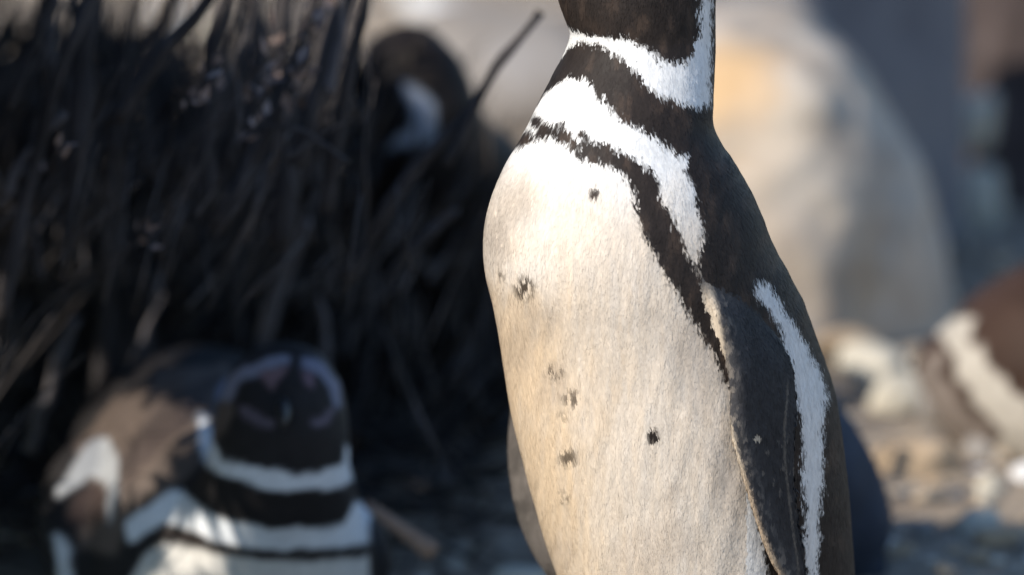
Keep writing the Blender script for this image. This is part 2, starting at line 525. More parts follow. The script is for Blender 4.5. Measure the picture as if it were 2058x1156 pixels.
traced = [
    ([(505, 760, 1.0), (550, 610, .98), (620, 440, .96)], 44, 30, 1),
    ([(200, 800, 1.1), (218, 560, 1.08), (235, 300, 1.06), (290, 130, 1.04), (360, -40, 1.02)], 48, 34, 0),
    ([(60, 900, .98), (110, 750, .96), (152, 640, .95)], 40, 22, 1),
    ([(0, 640, 1.0), (70, 330, 1.0), (130, 120, .98), (210, -60, .98)], 40, 30, 0),
    ([(900, 330, 1.05), (965, 190, 1.05), (1085, 25, 1.05)], 30, 22, 0),
    ([(700, 560, 1.1), (790, 400, 1.08), (880, 285, 1.06), (960, 205, 1.05)], 36, 26, 0),
    ([(440, 460, 1.0), (500, 330, 1.0), (560, 210, 1.0), (640, -30, 1.0)], 46, 30, 0),
    ([(590, 330, .98), (650, 160, .98), (700, -30, .98)], 56, 40, 0),
    ([(650, 420, 1.02), (690, 220, 1.0), (720, 60, 1.0), (740, -40, 1.0)], 40, 26, 0),
    ([(240, 240, .98), (310, 130, .97), (400, 20, .96), (440, -40, .96)], 40, 34, 0),
    ([(260, 210, 1.0), (300, 150, 1.0), (350, 90, 1.0)], 16, 8, 1),
        ([(420, 420, 1.1), (415, 220, 1.1), (430, 80, 1.1), (470, -50, 1.1)], 46, 30, 0),
    ([(150, 420, 1.1), (160, 220, 1.1), (170, 60, 1.1), (200, -60, 1.1)], 60, 48, 0),
    ([(100, 240, 1.2), (90, 100, 1.2), (110, -60, 1.2)], 54, 40, 0),
    ([(20, 220, 1.0), (60, 110, 1.0), (110, -20, 1.0)], 30, 20, 0),
    ([(560, 500, 1.2), (580, 300, 1.2), (560, 120, 1.2), (580, -50, 1.2)], 60, 48, 0),
    ([(500, 300, 1.3), (520, 120, 1.3), (510, -50, 1.3)], 50, 40, 0),
    ([(780, 560, 1.2), (850, 480, 1.2), (920, 420, 1.2)], 30, 18, 0),
    ([(480, 700, 1.1), (475, 560, 1.1), (500, 400, 1.1)], 34, 22, 0),
    ([(280, 740, 1.1), (300, 640, 1.1), (310, 540, 1.1)], 34, 22, 0),
    ([(650, 740, .95), (655, 660, .95), (640, 600, .95)], 30, 18, 1),
    ([(690, 720, 1.0), (740, 630, 1.0), (800, 560, 1.0)], 20, 12, 0),
    ([(900, 760, 1.0), (960, 660, 1.0), (1000, 560, 1.0)], 22, 14, 0),
    ([(80, 560, 1.1), (60, 450, 1.1), (20, 350, 1.1)], 24, 14, 0),
    ([(700, 330, .95), (600, 260, .95), (520, 250, .95)], 14, 8, 0),
    ([(0, 420, 1.0), (40, 330, 1.0), (130, 230, 1.0)], 26, 16, 1),
    ([(250, 780, 1.0), (290, 670, 1.0), (330, 590, 1.0)], 20, 10, 1),
    ([(660, 190, .97), (680, 90, .97), (690, -30, .97)], 30, 22, 1),
]
for k, (pts, a, b_, m) in enumerate(traced):
    pts = [(x_, y_, .50 + (Y_ - .95) * 1.1 if y_ < 650 and pts[0][1] < 650 else Y_) for x_, y_, Y_ in pts]
    px_branch(pts, a * .85, b_ * .8, M_barkpale if m else M_bark, seed=k + 1)
r = np.random.default_rng(77)
for k in range(70):
    x0 = r.uniform(-60, 900); y0 = r.uniform(350, 1000); Y = r.uniform(1.15, 1.75)
    ln = r.uniform(250, 620); lean = r.uniform(-0.1, 0.75)
    x1, y1 = x0 + ln * lean, y0 - ln
    if y1 < 300 and x1 > 700: 
        continue
    if x1 > 930: continue
    if y1 < 260 and (150 < x1 < 420 or 530 < x1 < 590): continue
    px_branch([(x0, y0, Y), ((x0 + x1) / 2 + r.uniform(-30, 30), (y0 + y1) / 2, Y), (x1, y1, Y)], r.uniform(10, 26), r.uniform(5, 12), M_bark, 10, seed=200 + k)

r = np.random.default_rng(78)
for k in range(64):
    x0, x1 = r.uniform(-60, 700), 0
    y0 = r.uniform(180, 460); Y = r.uniform(.6, 1.5)
    y1 = -60; x1 = x0 + (y0 - y1) * r.uniform(-.05, .5)
    if x1 > 760: continue
    tt = np.linspace(0, 1, 12)
    if any((((x0 + (x1 - x0) * t_) - a) / (b * 1.2)) ** 2 + (((y0 + (y1 - y0) * t_) - c_) / d) ** 2 < 1 for t_ in tt for a, c_, b, d in [(205, 40, 38, 85), (368, 110, 42, 85), (322, 185, 18, 60), (350, 5, 45, 40), (15, 75, 26, 40)]): continue
    px_branch([(x0, y0, Y), ((x0 + x1) / 2 + r.uniform(-12, 12), (y0 + y1) / 2, Y), (x1, y1, Y)], r.uniform(12, 30), r.uniform(7, 16), M_bark, 10, seed=500 + k)
GAPS = [(205, 40, 38, 85), (368, 110, 42, 85), (322, 185, 18, 60), (350, 5, 45, 40), (560, 30, 34, 45), (275, 50, 22, 75), (15, 75, 26, 40)]
# thin stems criss-crossing through the thicket, too many to count
parts = []
for k in range(850):
    x0, y0, Y = r.uniform(-120, 960), r.uniform(150, 1000), r.uniform(.45, 1.4)
    ln = r.uniform(120, 420); lean = r.normal(.36, .30)
    x1, y1 = x0 + ln * lean, y0 - ln * r.uniform(.5, 1)
    mx_, my_ = (x0 + x1) / 2, (y0 + y1) / 2
    if max(x0, x1) > 990 or (max(x0, x1) > 760 and y1 < 320): continue
    if any(((mx_ - a) / b) ** 2 + ((my_ - c_) / d) ** 2 < 1.6 or ((x1 - a) / b) ** 2 + ((y1 - c_) / d) ** 2 < 1.3 for a, c_, b, d in GAPS): continue
    if y0 > 640 and -20 < x0 < 800 and Y < 1.2: continue
    if x1 > 880 and Y < .9: continue
    q_ = spline_pts([P(x0, y0, Y), P(mx_ + r.normal() * 7, my_, Y + r.normal() * .03), P(x1, y1, Y + r.normal() * .06)], 6)
    parts.append(tube(q_, np.linspace(1, .45, 6) * r.uniform(3.5, 9) * mscale(Y) / 2, 5))
v, f = merge(parts)
o = link("stems", mesh_np("stems", v, f), M_stem, shrub_root); rebase(o, shrub_root); o["kind"] = "stuff"

# dry curled leaves caught among the stems
r = np.random.default_rng(79)
cl = [(545, 90), (540, 140), (525, 170), (590, 150), (600, 175), (515, 215), (500, 265), (430, 150), (380, 190), (620, 60), (640, 30), (105, 320), (300, 480)]
base = np.concatenate([np.array([P(a + r.normal() * 16, b + r.normal() * 18, r.uniform(.42, .6)) for _ in range(7)]) for a, b in cl])
def dry_leaves(base):
    n = len(base)
    d = r.normal(size=(n, 3)) * [.6, .5, .6] + [.4, 0, .7]; d /= np.linalg.norm(d, axis=1)[:, None]
    sd = np.cross(d, r.normal(size=(n, 3))); sd /= np.linalg.norm(sd, axis=1)[:, None]
    u = np.cross(d, sd)
    ln = r.uniform(.010, .022, (n, 1)); wd = ln * r.uniform(.16, .3, (n, 1))
    v = np.stack([base, base + d * ln * .4 + sd * wd + u * wd * .5, base + d * ln * .45, base + d * ln * .4 - sd * wd + u * wd * .5, base + d * ln + u * ln * .2], 1)
    f = np.array([[0, 1, 2], [0, 2, 3], [1, 4, 2], [2, 4, 3]])
    return v.reshape(-1, 3), (f[None] + (np.arange(n) * 5)[:, None, None]).reshape(-1, 3)
v, f = dry_leaves(base)
o = link("dry_leaves", mesh_np("dry_leaves", v, f), M_dry, shrub_root); rebase(o, shrub_root); o["kind"] = "stuff"

# must-stay-lit volumes: a leaf whose shadow line would cross one is not grown there
def lit_ok(p):
    ok = np.ones(len(p), bool)
    for zt in np.linspace(0.0, 0.62, 14):
        t = (p[:, 2] - zt) / L[2]
        q = p - L[None] * t[:, None]
        below = t > 0
        main = (q[:, 0] > -0.10) & (q[:, 0] < .45) & (q[:, 1] < .28)
        bould = ((q[:, 0] > 0.24) & (q[:, 1] > 0.95)) | ((q[:, 0] > .05) & (q[:, 1] > 1.75))
        far = (q[:, 1] > 2.75)
        if zt > 0.02:
            far = far & False
        ok &= ~(below & (main | bould | far))
    # sun flecks that reach the crouching penguin's back
    t = (p[:, 2] - 0.16) / L[2]
    q = p - L[None] * t[:, None]
    fleck = fbm(np.stack([q[:, 0] * 11, q[:, 1] * 11, 0 * t], 1), 44, 2)
    ok &= ~((q[:, 0] > -0.52) & (q[:, 0] < -0.230 + .05 * (q[:, 1] - .65)) & (q[:, 1] > .45) & (q[:, 1] < 1.12) & (fleck > .24))
    return ok

def blades(base, direc, ln, wd, bend=0.2):
    """leaf blades: 5 verts, 3 faces -> tris/quads as tris"""
    n = len(base)
    d = direc / np.linalg.norm(direc, axis=1)[:, None]
    s = np.cross(d, rng.normal(size=(n, 3))); s /= np.linalg.norm(s, axis=1)[:, None]
    u = np.cross(d, s)
    ln = ln[:, None]; wd = wd[:, None]
    v = np.stack([base, base + d * ln * .4 + s * wd, base + d * ln * .4 - s * wd, base + d * ln + u * ln * bend], 1)
    f = np.array([[0, 1, 2], [1, 3, 2]])
    F = f[None] + (np.arange(n) * 4)[:, None, None]
    return v.reshape(-1, 3), F.reshape(-1, 3)

def in_view(p, m=0):
    q = proj(p)
    return (q[:, 0] > -m) & (q[:, 0] < W + m) & (q[:, 1] > -m) & (q[:, 1] < H + m)

# crown: unseen leaves added above and left, set along sun rays for shade
n = 240000
p = np.stack([rng.uniform(-3.2, 0.1, n), rng.uniform(-1.6, 2.6, n), rng.uniform(.35, 1.6, n)], 1)
n2 = 150000
u = np.stack([rng.uniform(-150, 980, n2), rng.uniform(-80, 1150, n2), rng.uniform(.5, 2.1, n2)], 1)
dd = FWD * DIST + RIGHT * ((u[:, :1] - W / 2) * SC) + UP * ((H / 2 - u[:, 1:2]) * SC)
pt = CAM + dd * ((u[:, 2:] - CAM[1]) / dd[:, 1:2])
pt = pt[pt[:, 2] > 0]
pt = pt + L * rng.uniform(.45, 1.9, (len(pt), 1))
p = np.concatenate([p, pt])
den = fbm(p * 3.2, 21, 3)
e = ((p[:, 0] + 1.35) / 1.6) ** 2 + ((p[:, 1] - .55) / 1.85) ** 2 + ((p[:, 2] - .85) / .75) ** 2
keep = (den > 0.34) & ~in_view(p, 240) & lit_ok(p) & (e < 1) & (p[:, 2] > .33)
p = p[keep]
print('crown leaves', len(p))
dv = rng.normal(size=(len(p), 3)) * [0.8, .8, .6] + [0.2, 0, .4]
v, f = blades(p, dv, rng.uniform(.035, .075, len(p)), rng.uniform(.006, .014, len(p)))
me = mesh_np("shade_foliage", v, f)
o = link("shade_foliage", me, M_leaf, shrub_root); rebase(o, shrub_root); o["kind"] = "stuff"

# twig litter and inner mass behind the branches
n = 26000
p = np.stack([rng.uniform(-1.6, 0.06, n), rng.uniform(1.2, 2.2, n), rng.uniform(-.02, .6, n)], 1)
q = proj(p)
gap = fbm(np.stack([q[:, 0] / 170, q[:, 1] / 260, p[:, 1] * 0], 1), 5, 3)
openn = (q[:, 1] < 250) & (q[:, 0] > 40) & (gap > 0.50)
edge = (q[:, 0] > 760 + rng.normal(size=n) * 40) & (q[:, 1] < 330)
edge |= q[:, 0] > 1010 + rng.normal(size=n) * 20
for (gx_, gy_, ga, gb) in GAPS:
    openn |= (((q[:, 0] - gx_) / ga) ** 2 + ((q[:, 1] - gy_) / gb) ** 2) < 1
top = q[:, 1] < 230 - 60 * np.sin(q[:, 0] / 130.0)
keep = ~(openn | edge) & (~top | (rng.random(n) < .30)) & lit_ok(p)
p = p[keep]
dv = rng.normal(size=(len(p), 3)) * [0.5, .5, .4] + [0.35, 0, 1.0]
v, f = blades(p, dv, rng.uniform(.05, .16, len(p)), rng.uniform(.002, .006, len(p)), .1)
o = link("twigs", mesh_np("twigs", v, f), M_twig, shrub_root); rebase(o, shrub_root); o["kind"] = "stuff"
n = 9000
p = np.stack([rng.uniform(-1.4, 0.05, n), rng.uniform(.9, 2.4, n), rng.uniform(0, .06, n)], 1)
p = p[proj(p)[:, 0] < 1040]
dv = rng.normal(size=(len(p), 3)) * [1, 1, .25]
v, f = blades(p, dv, rng.uniform(.03, .10, len(p)), rng.uniform(.002, .005, len(p)), .1)
o = link("leaf_litter", mesh_np("leaf_litter", v, f), M_twig)
tag(o, "dry twig and leaf litter on the shaded ground beneath the shrub", "litter", kind="stuff")

# stick lying by the crouching penguin
v, f = tube(spline_pts([P(735, 1010, .66), P(800, 1060, .64), P(850, 1095, .63), P(872, 1112, .625)], 16),
            np.array([9, 10, 11, 12, 13, 14, 14, 15, 15, 16, 17, 17, 18, 20, 22, 15]) * mscale(.64), 8)
o = link("stick", mesh_np("stick", v, f), M_stick)
tag(o, "short reddish-brown dry stick leaning beside the black-masked penguin", "stick")

# ------------------------------------------------------------------ penguins
BLACK = np.array([0.0255, 0.0195, 0.0170])
BROWN = np.array([0.060, 0.040, 0.030])
WHITE = np.array([0.74, 0.735, 0.72])

def bill_and_eyes(root, hc, fwd, up, r):
    fwd = np.asarray(fwd, float); fwd /= np.linalg.norm(fwd)
    up = np.asarray(up, float); up = up - fwd * (up @ fwd); up /= np.linalg.norm(up)
    side = np.cross(fwd, up)
    b0 = hc + fwd * r * .80 - up * r * .12
    pts = [b0, b0 + fwd * r * .45, b0 + fwd * r * .85 - up * r * .04, b0 + fwd * r * 1.12 - up * r * .16, b0 + fwd * r * 1.2 - up * r * .28]
    v, f = tube(pts, np.array([.30, .23, .19, .12, .03]) * r, 12, (up, .62))
    o = link("bill", mesh_np("bill", v, f), M_bill, root); rebase(o, root)
    for s in (-1, 1):
        bm = bmesh.new(); bmesh.ops.create_uvsphere(bm, u_segments=12, v_segments=8, radius=r * .13)
        me = bpy.data.meshes.new("eye"); bm.to_mesh(me); bm.free()
        e = link("eye", me, M_eye, root)
        d = fwd * .62 + up * .28 + side * s * .70; d /= np.linalg.norm(d)
        e.location = Vector(hc + d * r * .97) - root.location

def feet(root, pts, fwd):
    fwd = np.asarray(fwd, float); fwd /= np.linalg.norm(fwd)
    side = np.array([fwd[1], -fwd[0], 0])
    for p in pts:
        parts = []
        p = np.asarray(p, float)
        parts.append(tube([p + [0, 0, .055], p + [0, 0, .03], p + [0, 0, .012]], [.017, .016, .014], 10))
        for a in (-.45, 0, .45):
            d = fwd * math.cos(a) + side * math.sin(a)
            parts.append(tube([p + [0, 0, .014], p + d * .03 + [0, 0, .012], p + d * .06 + [0, 0, .008], p + d * .075 + [0, 0, .003]], [.012, .010, .008, .003], 8))
        web = p + [0, 0, .007]
        parts.append(tube([web, web + fwd * .025, web + fwd * .05], [.012, .026, .034], 12, (side, .15)))
        me = remesh(parts, .003, 2)
        o = link("foot", me, M_foot, root); rebase(o, root)

# ---------- the standing penguin
YAW = math.radians(48)
FACE = np.array([-math.sin(YAW), -math.cos(YAW), 0.0])        # facing direction
SIDE = np.array([math.cos(YAW), -math.sin(YAW), 0.0])         # towards its visible flank
Ls = np.array([(1275, -205), (1195, -185), (1150, -150), (1122, -90), (1115, -40), (1123, 0), (1136, 35), (1147, 65), (1137, 100), (1115, 140), (1092, 180), (1068, 225), (1042, 275), (1018, 315),
               (1000, 352), (985, 395), (975, 440), (972, 485), (976, 540), (988, 600), (1000, 660), (1010, 720), (1020, 790), (1030, 850), (1042, 905), (1060, 980),
               (1082, 1060), (1112, 1156), (1150, 1260), (1200, 1360), (1270, 1450), (1370, 1530), (1450, 1560)], float)
Rs = np.array([(1276, -205), (1355, -185), (1400, -150), (1432, -90), (1438, -40), (1437, 0), (1437, 100), (1433, 190), (1434, 245), (1450, 280), (1478, 322), (1505, 370), (1527, 420), (1552, 480), (1582, 540),
               (1612, 600), (1640, 670), (1661, 730), (1680, 790), (1691, 850), (1701, 920), (1710, 1000), (1717, 1080), (1722, 1156), (1722, 1260), (1708, 1360), (1670, 1450), (1570, 1530), (1500, 1560)], float)
ys = np.concatenate([np.linspace(-205, -150, 10)[:-1], np.arange(-150, 1561, 9.0)])
xl, xr = pchip(Ls[:, 1], Ls[:, 0], ys), pchip(Rs[:, 1], Rs[:, 0], ys)
xl[0] = xr[0] - 2
CX, RR = (xl + xr) / 2, (xr - xl) / 2
AX = np.array([P(cx, y, 0) for cx, y in zip(CX, ys)])
AX[:, 1] += (CX - 1330) * SC * 0.9 * sstep(-100, 300, ys)
RM = RR * SC
def ax_at(py):
    return np.array([np.interp(py, ys, AX[:, k]) for k in range(3)]).T, np.interp(py, ys, RM)
NR = 96
an = np.linspace(0, 2 * np.pi, NR, endpoint=False)
rings = []
for a_, r_ in zip(AX, RM):
    rings.append(a_ + r_ * np.stack([np.sin(an), -np.cos(an), 0 * an], 1))
body_part = loft(rings)

# visible flipper, laid along the flank and lifted a little off it
LE = np.array([(1402, 500), (1410, 535), (1424, 580), (1440, 650), (1449, 720), (1451, 800), (1464, 860), (1481, 925), (1502, 1000), (1530, 1080), (1562, 1140), (1596, 1196)], float)
TE = np.array([(1490, 500), (1500, 535), (1516, 575), (1528, 602), (1550, 632), (1571, 675), (1582, 725), (1583, 775), (1577, 860), (1579, 925), (1587, 1000), (1597, 1080), (1605, 1140), (1604, 1196)], float)
def flank_point(px, py, off):
    a_, r_ = ax_at(py)
    x = (px - np.interp(py, ys, CX)) * SC
    th = np.arcsin(np.clip(x / r_, -.98, .98))
    return a_ + (r_ + off) * np.array([math.sin(th), -math.cos(th), 0])
rings = []
for py in np.linspace(505, 1192, 70):
    a0, a1 = pchip(LE[:, 1], LE[:, 0], py), pchip(TE[:, 1], TE[:, 0], py)
    k = (py - 505) / 690
    thick = 0.0125 * (1 - .62 * k) * float(sstep(-.02, .12, k))
    lift = -0.004 + .006 * float(sstep(.05, .3, k)) + 0.010 * k
    outer, inner = [], []
    for w in np.linspace(0, 1, 18):
        prof = (math.sin(math.pi * min(1, w * 1.9 + .0)) if w < .263 else 1) * (1 - .72 * w) ** .8
        prof = max(0.05, min(1, math.sqrt(max(0, 1 - (1 - min(1, w / .22)) ** 2)))) * (1 - .90 * w)
        lead = .004 * (1 - w) ** 3
        px_ = a0 + (a1 - a0) * w
        outer.append(flank_point(px_, py, lift + lead + thick * prof))
        inner.append(flank_point(px_, py, lift + lead - thick * prof * .45))
    rings.append(outer + inner[::-1])
flip_part = loft(rings)

# far flipper, held a little out from the body
sh = ax_at(620)
def far_pt(px, py, Y): return P(px, py, Y)
ctrl = [(*P(1130, 560, .155), .012), (*P(1085, 700, .165), .026), (*P(1080, 820, .150), .032), (*P(1078, 930, .135), .034), (*P(1088, 1040, .125), .029), (*P(1112, 1130, .12), .019), (*P(1140, 1195, .12), .006)]
cp = spline_pts(ctrl, 44)
far_part = tube(cp[:, :3], cp[:, 3], 20, ((-0.62, 0.78, 0), .26))
# tail and thighs
tail_c = ax_at(1440.)[0]
tb = tail_c - FACE * .055
tail_part = tube([tb, tb - FACE * .05 + [0, 0, -.035], tb - FACE * .09 + [0, 0, -.075], tb - FACE * .115 + [0, 0, -.105]], [.055, .045, .03, .01], 16, (SIDE, .55))
gnd = ax_at(1520.)[0]; fb = gnd.copy(); fb[2] = 0
legs = []
fpts = [fb + FACE * .01 + SIDE * .055, fb + FACE * .01 - SIDE * .055]
for q in fpts:
    t0 = q.copy(); t0[2] = .12
    legs.append(tube([t0, q + [0, 0, .08], q + [0, 0, .045]], [.055, .045, .024], 16))
me = remesh([body_part, flip_part, far_part, tail_part] + legs, .0021, 2)

root = empty("penguin", (float(fb[0]), float(fb[1]), 0))
tag(root, "tall standing penguin with white belly and two dark breast bands in full sun", "penguin", "penguins of the colony")

A_face = [(1000, -260), (1060, -90), (1128, 0), (1148, 63), (1200, 66), (1260, 70), (1287, 90), (1322, 111), (1352, 125), (1374, 119), (1394, 97), (1404, 62), (1408, 0), (1402, -50), (1370, -95), (1310, -125), (1230, -140), (1180, -260)]
B_back = [(900, 86), (1150, 85), (1192, 88), (1240, 105), (1268, 130), (1291, 160), (1330, 188), (1370, 203), (1414, 211), (1426, 205), (1429, 120), (1431, 0), (1424, -70), (1380, -125), (1300, -158), (1240, -200), (1200, -300), (2300, -300), (2300, 1900),
          (1630, 1900), (1640, 1156), (1645, 1080), (1650, 1000), (1655, 920), (1651, 850), (1663, 790), (1646, 740), (1621, 690), (1591, 640), (1566, 600), (1541, 562), (1521, 560), (1518, 592), (1470, 600), (1420, 575), (1396, 530), (1402, 498), (1414, 462),
          (1401, 420), (1391, 370), (1376, 340), (1381, 312), (1346, 296), (1310, 267), (1271, 246), (1240, 230), (1211, 190), (1186, 160), (1150, 141), (1120, 143), (900, 143)]
D_band = [(900, 240), (1090, 236), (1125, 246), (1170, 279), (1216, 286), (1241, 300), (1276, 306), (1291, 331), (1321, 356), (1326, 396), (1351, 426), (1366, 466), (1376, 500), (1396, 531), (1421, 571), (1480, 560), (1521, 592), (1552, 627), (1574, 670), (1585, 720), (1593, 770),
          (1606, 830), (1615, 880), (1609, 950), (1620, 1000), (1616, 1080), (1625, 1156), (1620, 1900), (1540, 1900), (1545, 1156), (1520, 1000), (1500, 850), (1437, 712), (1411, 666), (1386, 631), (1371, 591), (1346, 561), (1326, 531), (1311, 491), (1291, 466), (1281, 431),
          (1276, 381), (1256, 346), (1221, 326), (1176, 317), (1150, 291), (1106, 264), (900, 262)]
dots = [(1195, 383, 10), (1312, 872, 12), (1132, 243, 6), (1098, 262, 9), (1165, 305, 9), (1178, 272, 8), (1082, 238, 12), (1096, 250, 10), (1203, 192, 4), (1152, 290, 7), (1170, 262, 7)]
smudge = [(1052, 572, 24, 26, .9), (1006, 546, 8, 12, .6), (1112, 742, 22, 18, .6), (1150, 795, 26, 20, .6), (1140, 914, 22, 20, .65), (1130, 995, 16, 16, .5), (1045, 405, 46, 66, .28), (1000, 470, 31, 70, .35), (1085, 640, 50, 50, .2), (1040, 700, 35, 60, .2), (1240, 1000, 60, 60, .06),
          (1130, 830, 14, 14, .3)]

src = [BVHTree.FromPolygons([tuple(v) for v in p_[0]], p_[1]) for p_ in (body_part, flip_part, far_part, tail_part)]

def part_of(co):
    best = np.full(len(co), 1e9); who = np.zeros(len(co), int)
    for k, t in enumerate(src):
        d = np.array([(t.find_nearest(Vector(c))[3] or 0) for c in co])
        d = d + (0.0008 if k == 0 else 0)
        m_ = d < best
        best[m_] = d[m_]; who[m_] = k
    return who

def main_color(co, nrm, who, jit=0.0):
    """plumage colour from the bird's own left/right symmetric markings"""
    n = len(co)
    pz = proj(co)
    a_, _ = ax_at(pz[:, 1])
    rel = co - a_
    sdc = rel @ SIDE
    refl = co.copy()
    neg = sdc < 0
    refl[neg] -= 2 * sdc[neg, None] * SIDE
    nr = nrm.copy()
    sn = nr @ SIDE
    fl = neg
    nr[fl] -= 2 * sn[fl, None] * SIDE
    px = proj(refl)
    away = (nr[:, 1] > 0.12) & (np.abs(sdc) > 0.0)
    # far-side front would be mirrored onto the visible side; what faces away there is back
    w = (np.stack([fbm(np.stack([px[:, 0] / 14, px[:, 1] / 26, px[:, 0] * 0 + 3.3], 1), 31 + k, 3) for k in range(2)], 1) - .5) * np.array([17, 17])
    pj = px + w
    if jit: pj = pj + rng.normal(size=pj.shape) * jit
    sd = np.maximum(np.maximum(poly_sd(pj, A_face), poly_sd(pj, B_back)), poly_sd(pj, D_band))
    for (x, y, r_) in dots:
        q = pz + w * .25
        sd = np.maximum(sd, r_ - np.hypot(q[:, 0] - x, q[:, 1] - y))
    sd = np.where(away & (nr @ FACE < 0.25), 30, sd)
    blk = sstep(-5.5, 4.0, sd)[:, None]
    # stained belly
    py = pz[:, 1]
    lo = fbm(np.stack([pz[:, 0] / 120, py / 190, 0 * py], 1), 61, 3)
    hi = fbm(np.stack([pz[:, 0] / 11, py / 60, 0 * py], 1), 71, 3)
    dirt = np.clip(sstep(300, 580, py + (lo - .5) * 420) * .8 + (hi - .5) * .35 * sstep(300, 600, py), 0, 1)[:, None]
    flank = (who == 0) & (pz[:, 0] > 1500)
    dirt[flank] *= .12
    edge = sstep(.55, .8, -rel[:, 0] / np.interp(py, ys, RM))[:, None] * sstep(300, 420, py)[:, None] * .18  # left outline darkened, part grey dirt and part painted-in shading
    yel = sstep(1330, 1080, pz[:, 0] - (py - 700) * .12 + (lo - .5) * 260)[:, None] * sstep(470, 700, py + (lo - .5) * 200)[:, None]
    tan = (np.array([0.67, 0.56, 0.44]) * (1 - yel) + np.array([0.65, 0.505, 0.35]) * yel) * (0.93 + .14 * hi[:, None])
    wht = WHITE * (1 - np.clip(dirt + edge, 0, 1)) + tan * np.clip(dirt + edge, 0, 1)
    gr = (~flank)[:, None] * sstep(.5, .72, fbm(np.stack([pz[:, 0] / 70, py / 110, 0 * py + 5], 1), 81, 3))[:, None] * sstep(500, 700, py)[:, None] * .35
    wht = wht * (1 - gr) + np.array([.44, .36, .29]) * gr
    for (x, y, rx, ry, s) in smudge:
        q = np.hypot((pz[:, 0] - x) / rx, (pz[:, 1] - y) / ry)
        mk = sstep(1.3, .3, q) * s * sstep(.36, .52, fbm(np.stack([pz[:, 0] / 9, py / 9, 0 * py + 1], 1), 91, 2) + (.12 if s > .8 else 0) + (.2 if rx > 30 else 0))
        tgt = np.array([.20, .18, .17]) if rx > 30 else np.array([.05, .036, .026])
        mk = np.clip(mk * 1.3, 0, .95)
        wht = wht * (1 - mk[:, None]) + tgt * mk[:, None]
    bvar = fbm(np.stack([pz[:, 0] / 18, py / 40, 0 * py], 1), 95, 3)[:, None]
    bl = BLACK * (0.65 + .7 * bvar) + np.array([.020, .012, .007]) * sstep(.5, .8, bvar)
    col = wht * (1 - blk) + bl * blk
    # flipper on the visible flank
    fm = who == 1
    if fm.any():
        q = pz[fm]
        a0 = pchip(LE[:, 1], LE[:, 0], q[:, 1]); a1 = pchip(TE[:, 1], TE[:, 0], q[:, 1])
        dl, dt = q[:, 0] - a0, a1 - q[:, 0]
        h = fbm(np.stack([q[:, 0] / 7, q[:, 1] / 11, 0 * dl], 1), 101, 3)
        base = np.array([.027, .027, .030]) * (.6 + .9 * h[:, None]) + np.array([.030, .029, .030]) * (sstep(70, 0, dl) * (.4 + h))[:, None]  # second term paints a grey sheen towards the leading edge
        down = sstep(540, 620, q[:, 1])
        rim = sstep(14, 3, dl + (h - .5) * 5) * down * .9
        spk = sstep(46, 8, dl) * sstep(.50, .68, h) * down * .55
        tr = np.exp(-((dt - 1) / 2.0) ** 2) * .16 * sstep(740, 800, q[:, 1])
        fleck = sstep(9, 5, np.hypot(q[:, 0] - 1522, q[:, 1] - 877)) * .8
        fleck = np.maximum(fleck, .12 * sstep(.68, .74, h) * sstep(860, 900, q[:, 1]) * sstep(1100, 950, q[:, 1]))
        k = np.clip(np.maximum.reduce([rim, spk * .4, tr, fleck]), 0, 1)[:, None]
        base = base * (1 - k) + np.array([.62, .52, .40]) * k
        brown = (sstep(18, 4, dl) * sstep(900, 1000, q[:, 1]) * .5)[:, None]
        base = base * (1 - brown) + np.array([.26, .17, .10]) * brown
        col[fm] = base
    fm = who == 2
    if fm.any():
        q = pz[fm]
        h = fbm(np.stack([q[:, 0] / 20, q[:, 1] / 26, 0 * q[:, 0]], 1), 111, 3)[:, None]
        col[fm] = np.array([.105, .092, .082]) * (.5 + 1.0 * h)
    fm = who == 3
    col[fm] = BLACK
    return np.clip(col, 0.004, .9)

co = vcos(me); nrm = vnormals(me)
who = part_of(co)
# soft partings and clumps running down the plumage
rp = proj(co)
und = fbm(np.stack([rp[:, 0] / 42 + .25 * rp[:, 1] / 60, rp[:, 1] / 190, 0 * rp[:, 0]], 1), 131, 3) - .5
und2 = fbm(np.stack([rp[:, 0] / 12, rp[:, 1] / 70, 0 * rp[:, 0] + 9], 1), 141, 2) - .5
co2 = co + nrm * ((und * .0020 + und2 * .00025) * np.where(who == 0, 1, .35))[:, None]
me.vertices.foreach_set("co", co2.astype(np.float32).ravel()); me.update()
co = co2; nrm = vnormals(me)
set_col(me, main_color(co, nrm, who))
body = link("body", me, M_body, root)

# short overlapping contour feathers
def scatter(me, n):
    me.calc_loop_triangles()
    tri = np.empty(len(me.loop_triangles) * 3, np.int32); me.loop_triangles.foreach_get("vertices", tri); tri = tri.reshape(-1, 3)
    c = vcos(me); nn = vnormals(me)
    A = np.linalg.norm(np.cross(c[tri[:, 1]] - c[tri[:, 0]], c[tri[:, 2]] - c[tri[:, 0]]), axis=1)
    t = rng.choice(len(tri), n, p=A / A.sum())
    u = rng.random((n, 2)); m_ = u.sum(1) > 1; u[m_] = 1 - u[m_]
    b = np.stack([1 - u.sum(1), u[:, 0], u[:, 1]], 1)[:, :, None]
    N = (nn[tri[t]] * b).sum(1); N /= np.linalg.norm(N, axis=1)[:, None]
    return (c[tri[t]] * b).sum(1), N, tri[t][:, 0]
NF = 240000
fp, fn, fi = scatter(me, NF)
fw = who[fi]
flow = np.tile([0.08, 0, -1.0], (NF, 1)) + rng.normal(size=(NF, 3)) * .13
flow -= fn * (flow * fn).sum(1)[:, None]
ok = np.linalg.norm(flow, axis=1) > .25
fp, fn, fw, flow = fp[ok], fn[ok], fw[ok], flow[ok]
n = len(fp)
flow /= np.linalg.norm(flow, axis=1)[:, None]
sd_ = np.cross(fn, flow)
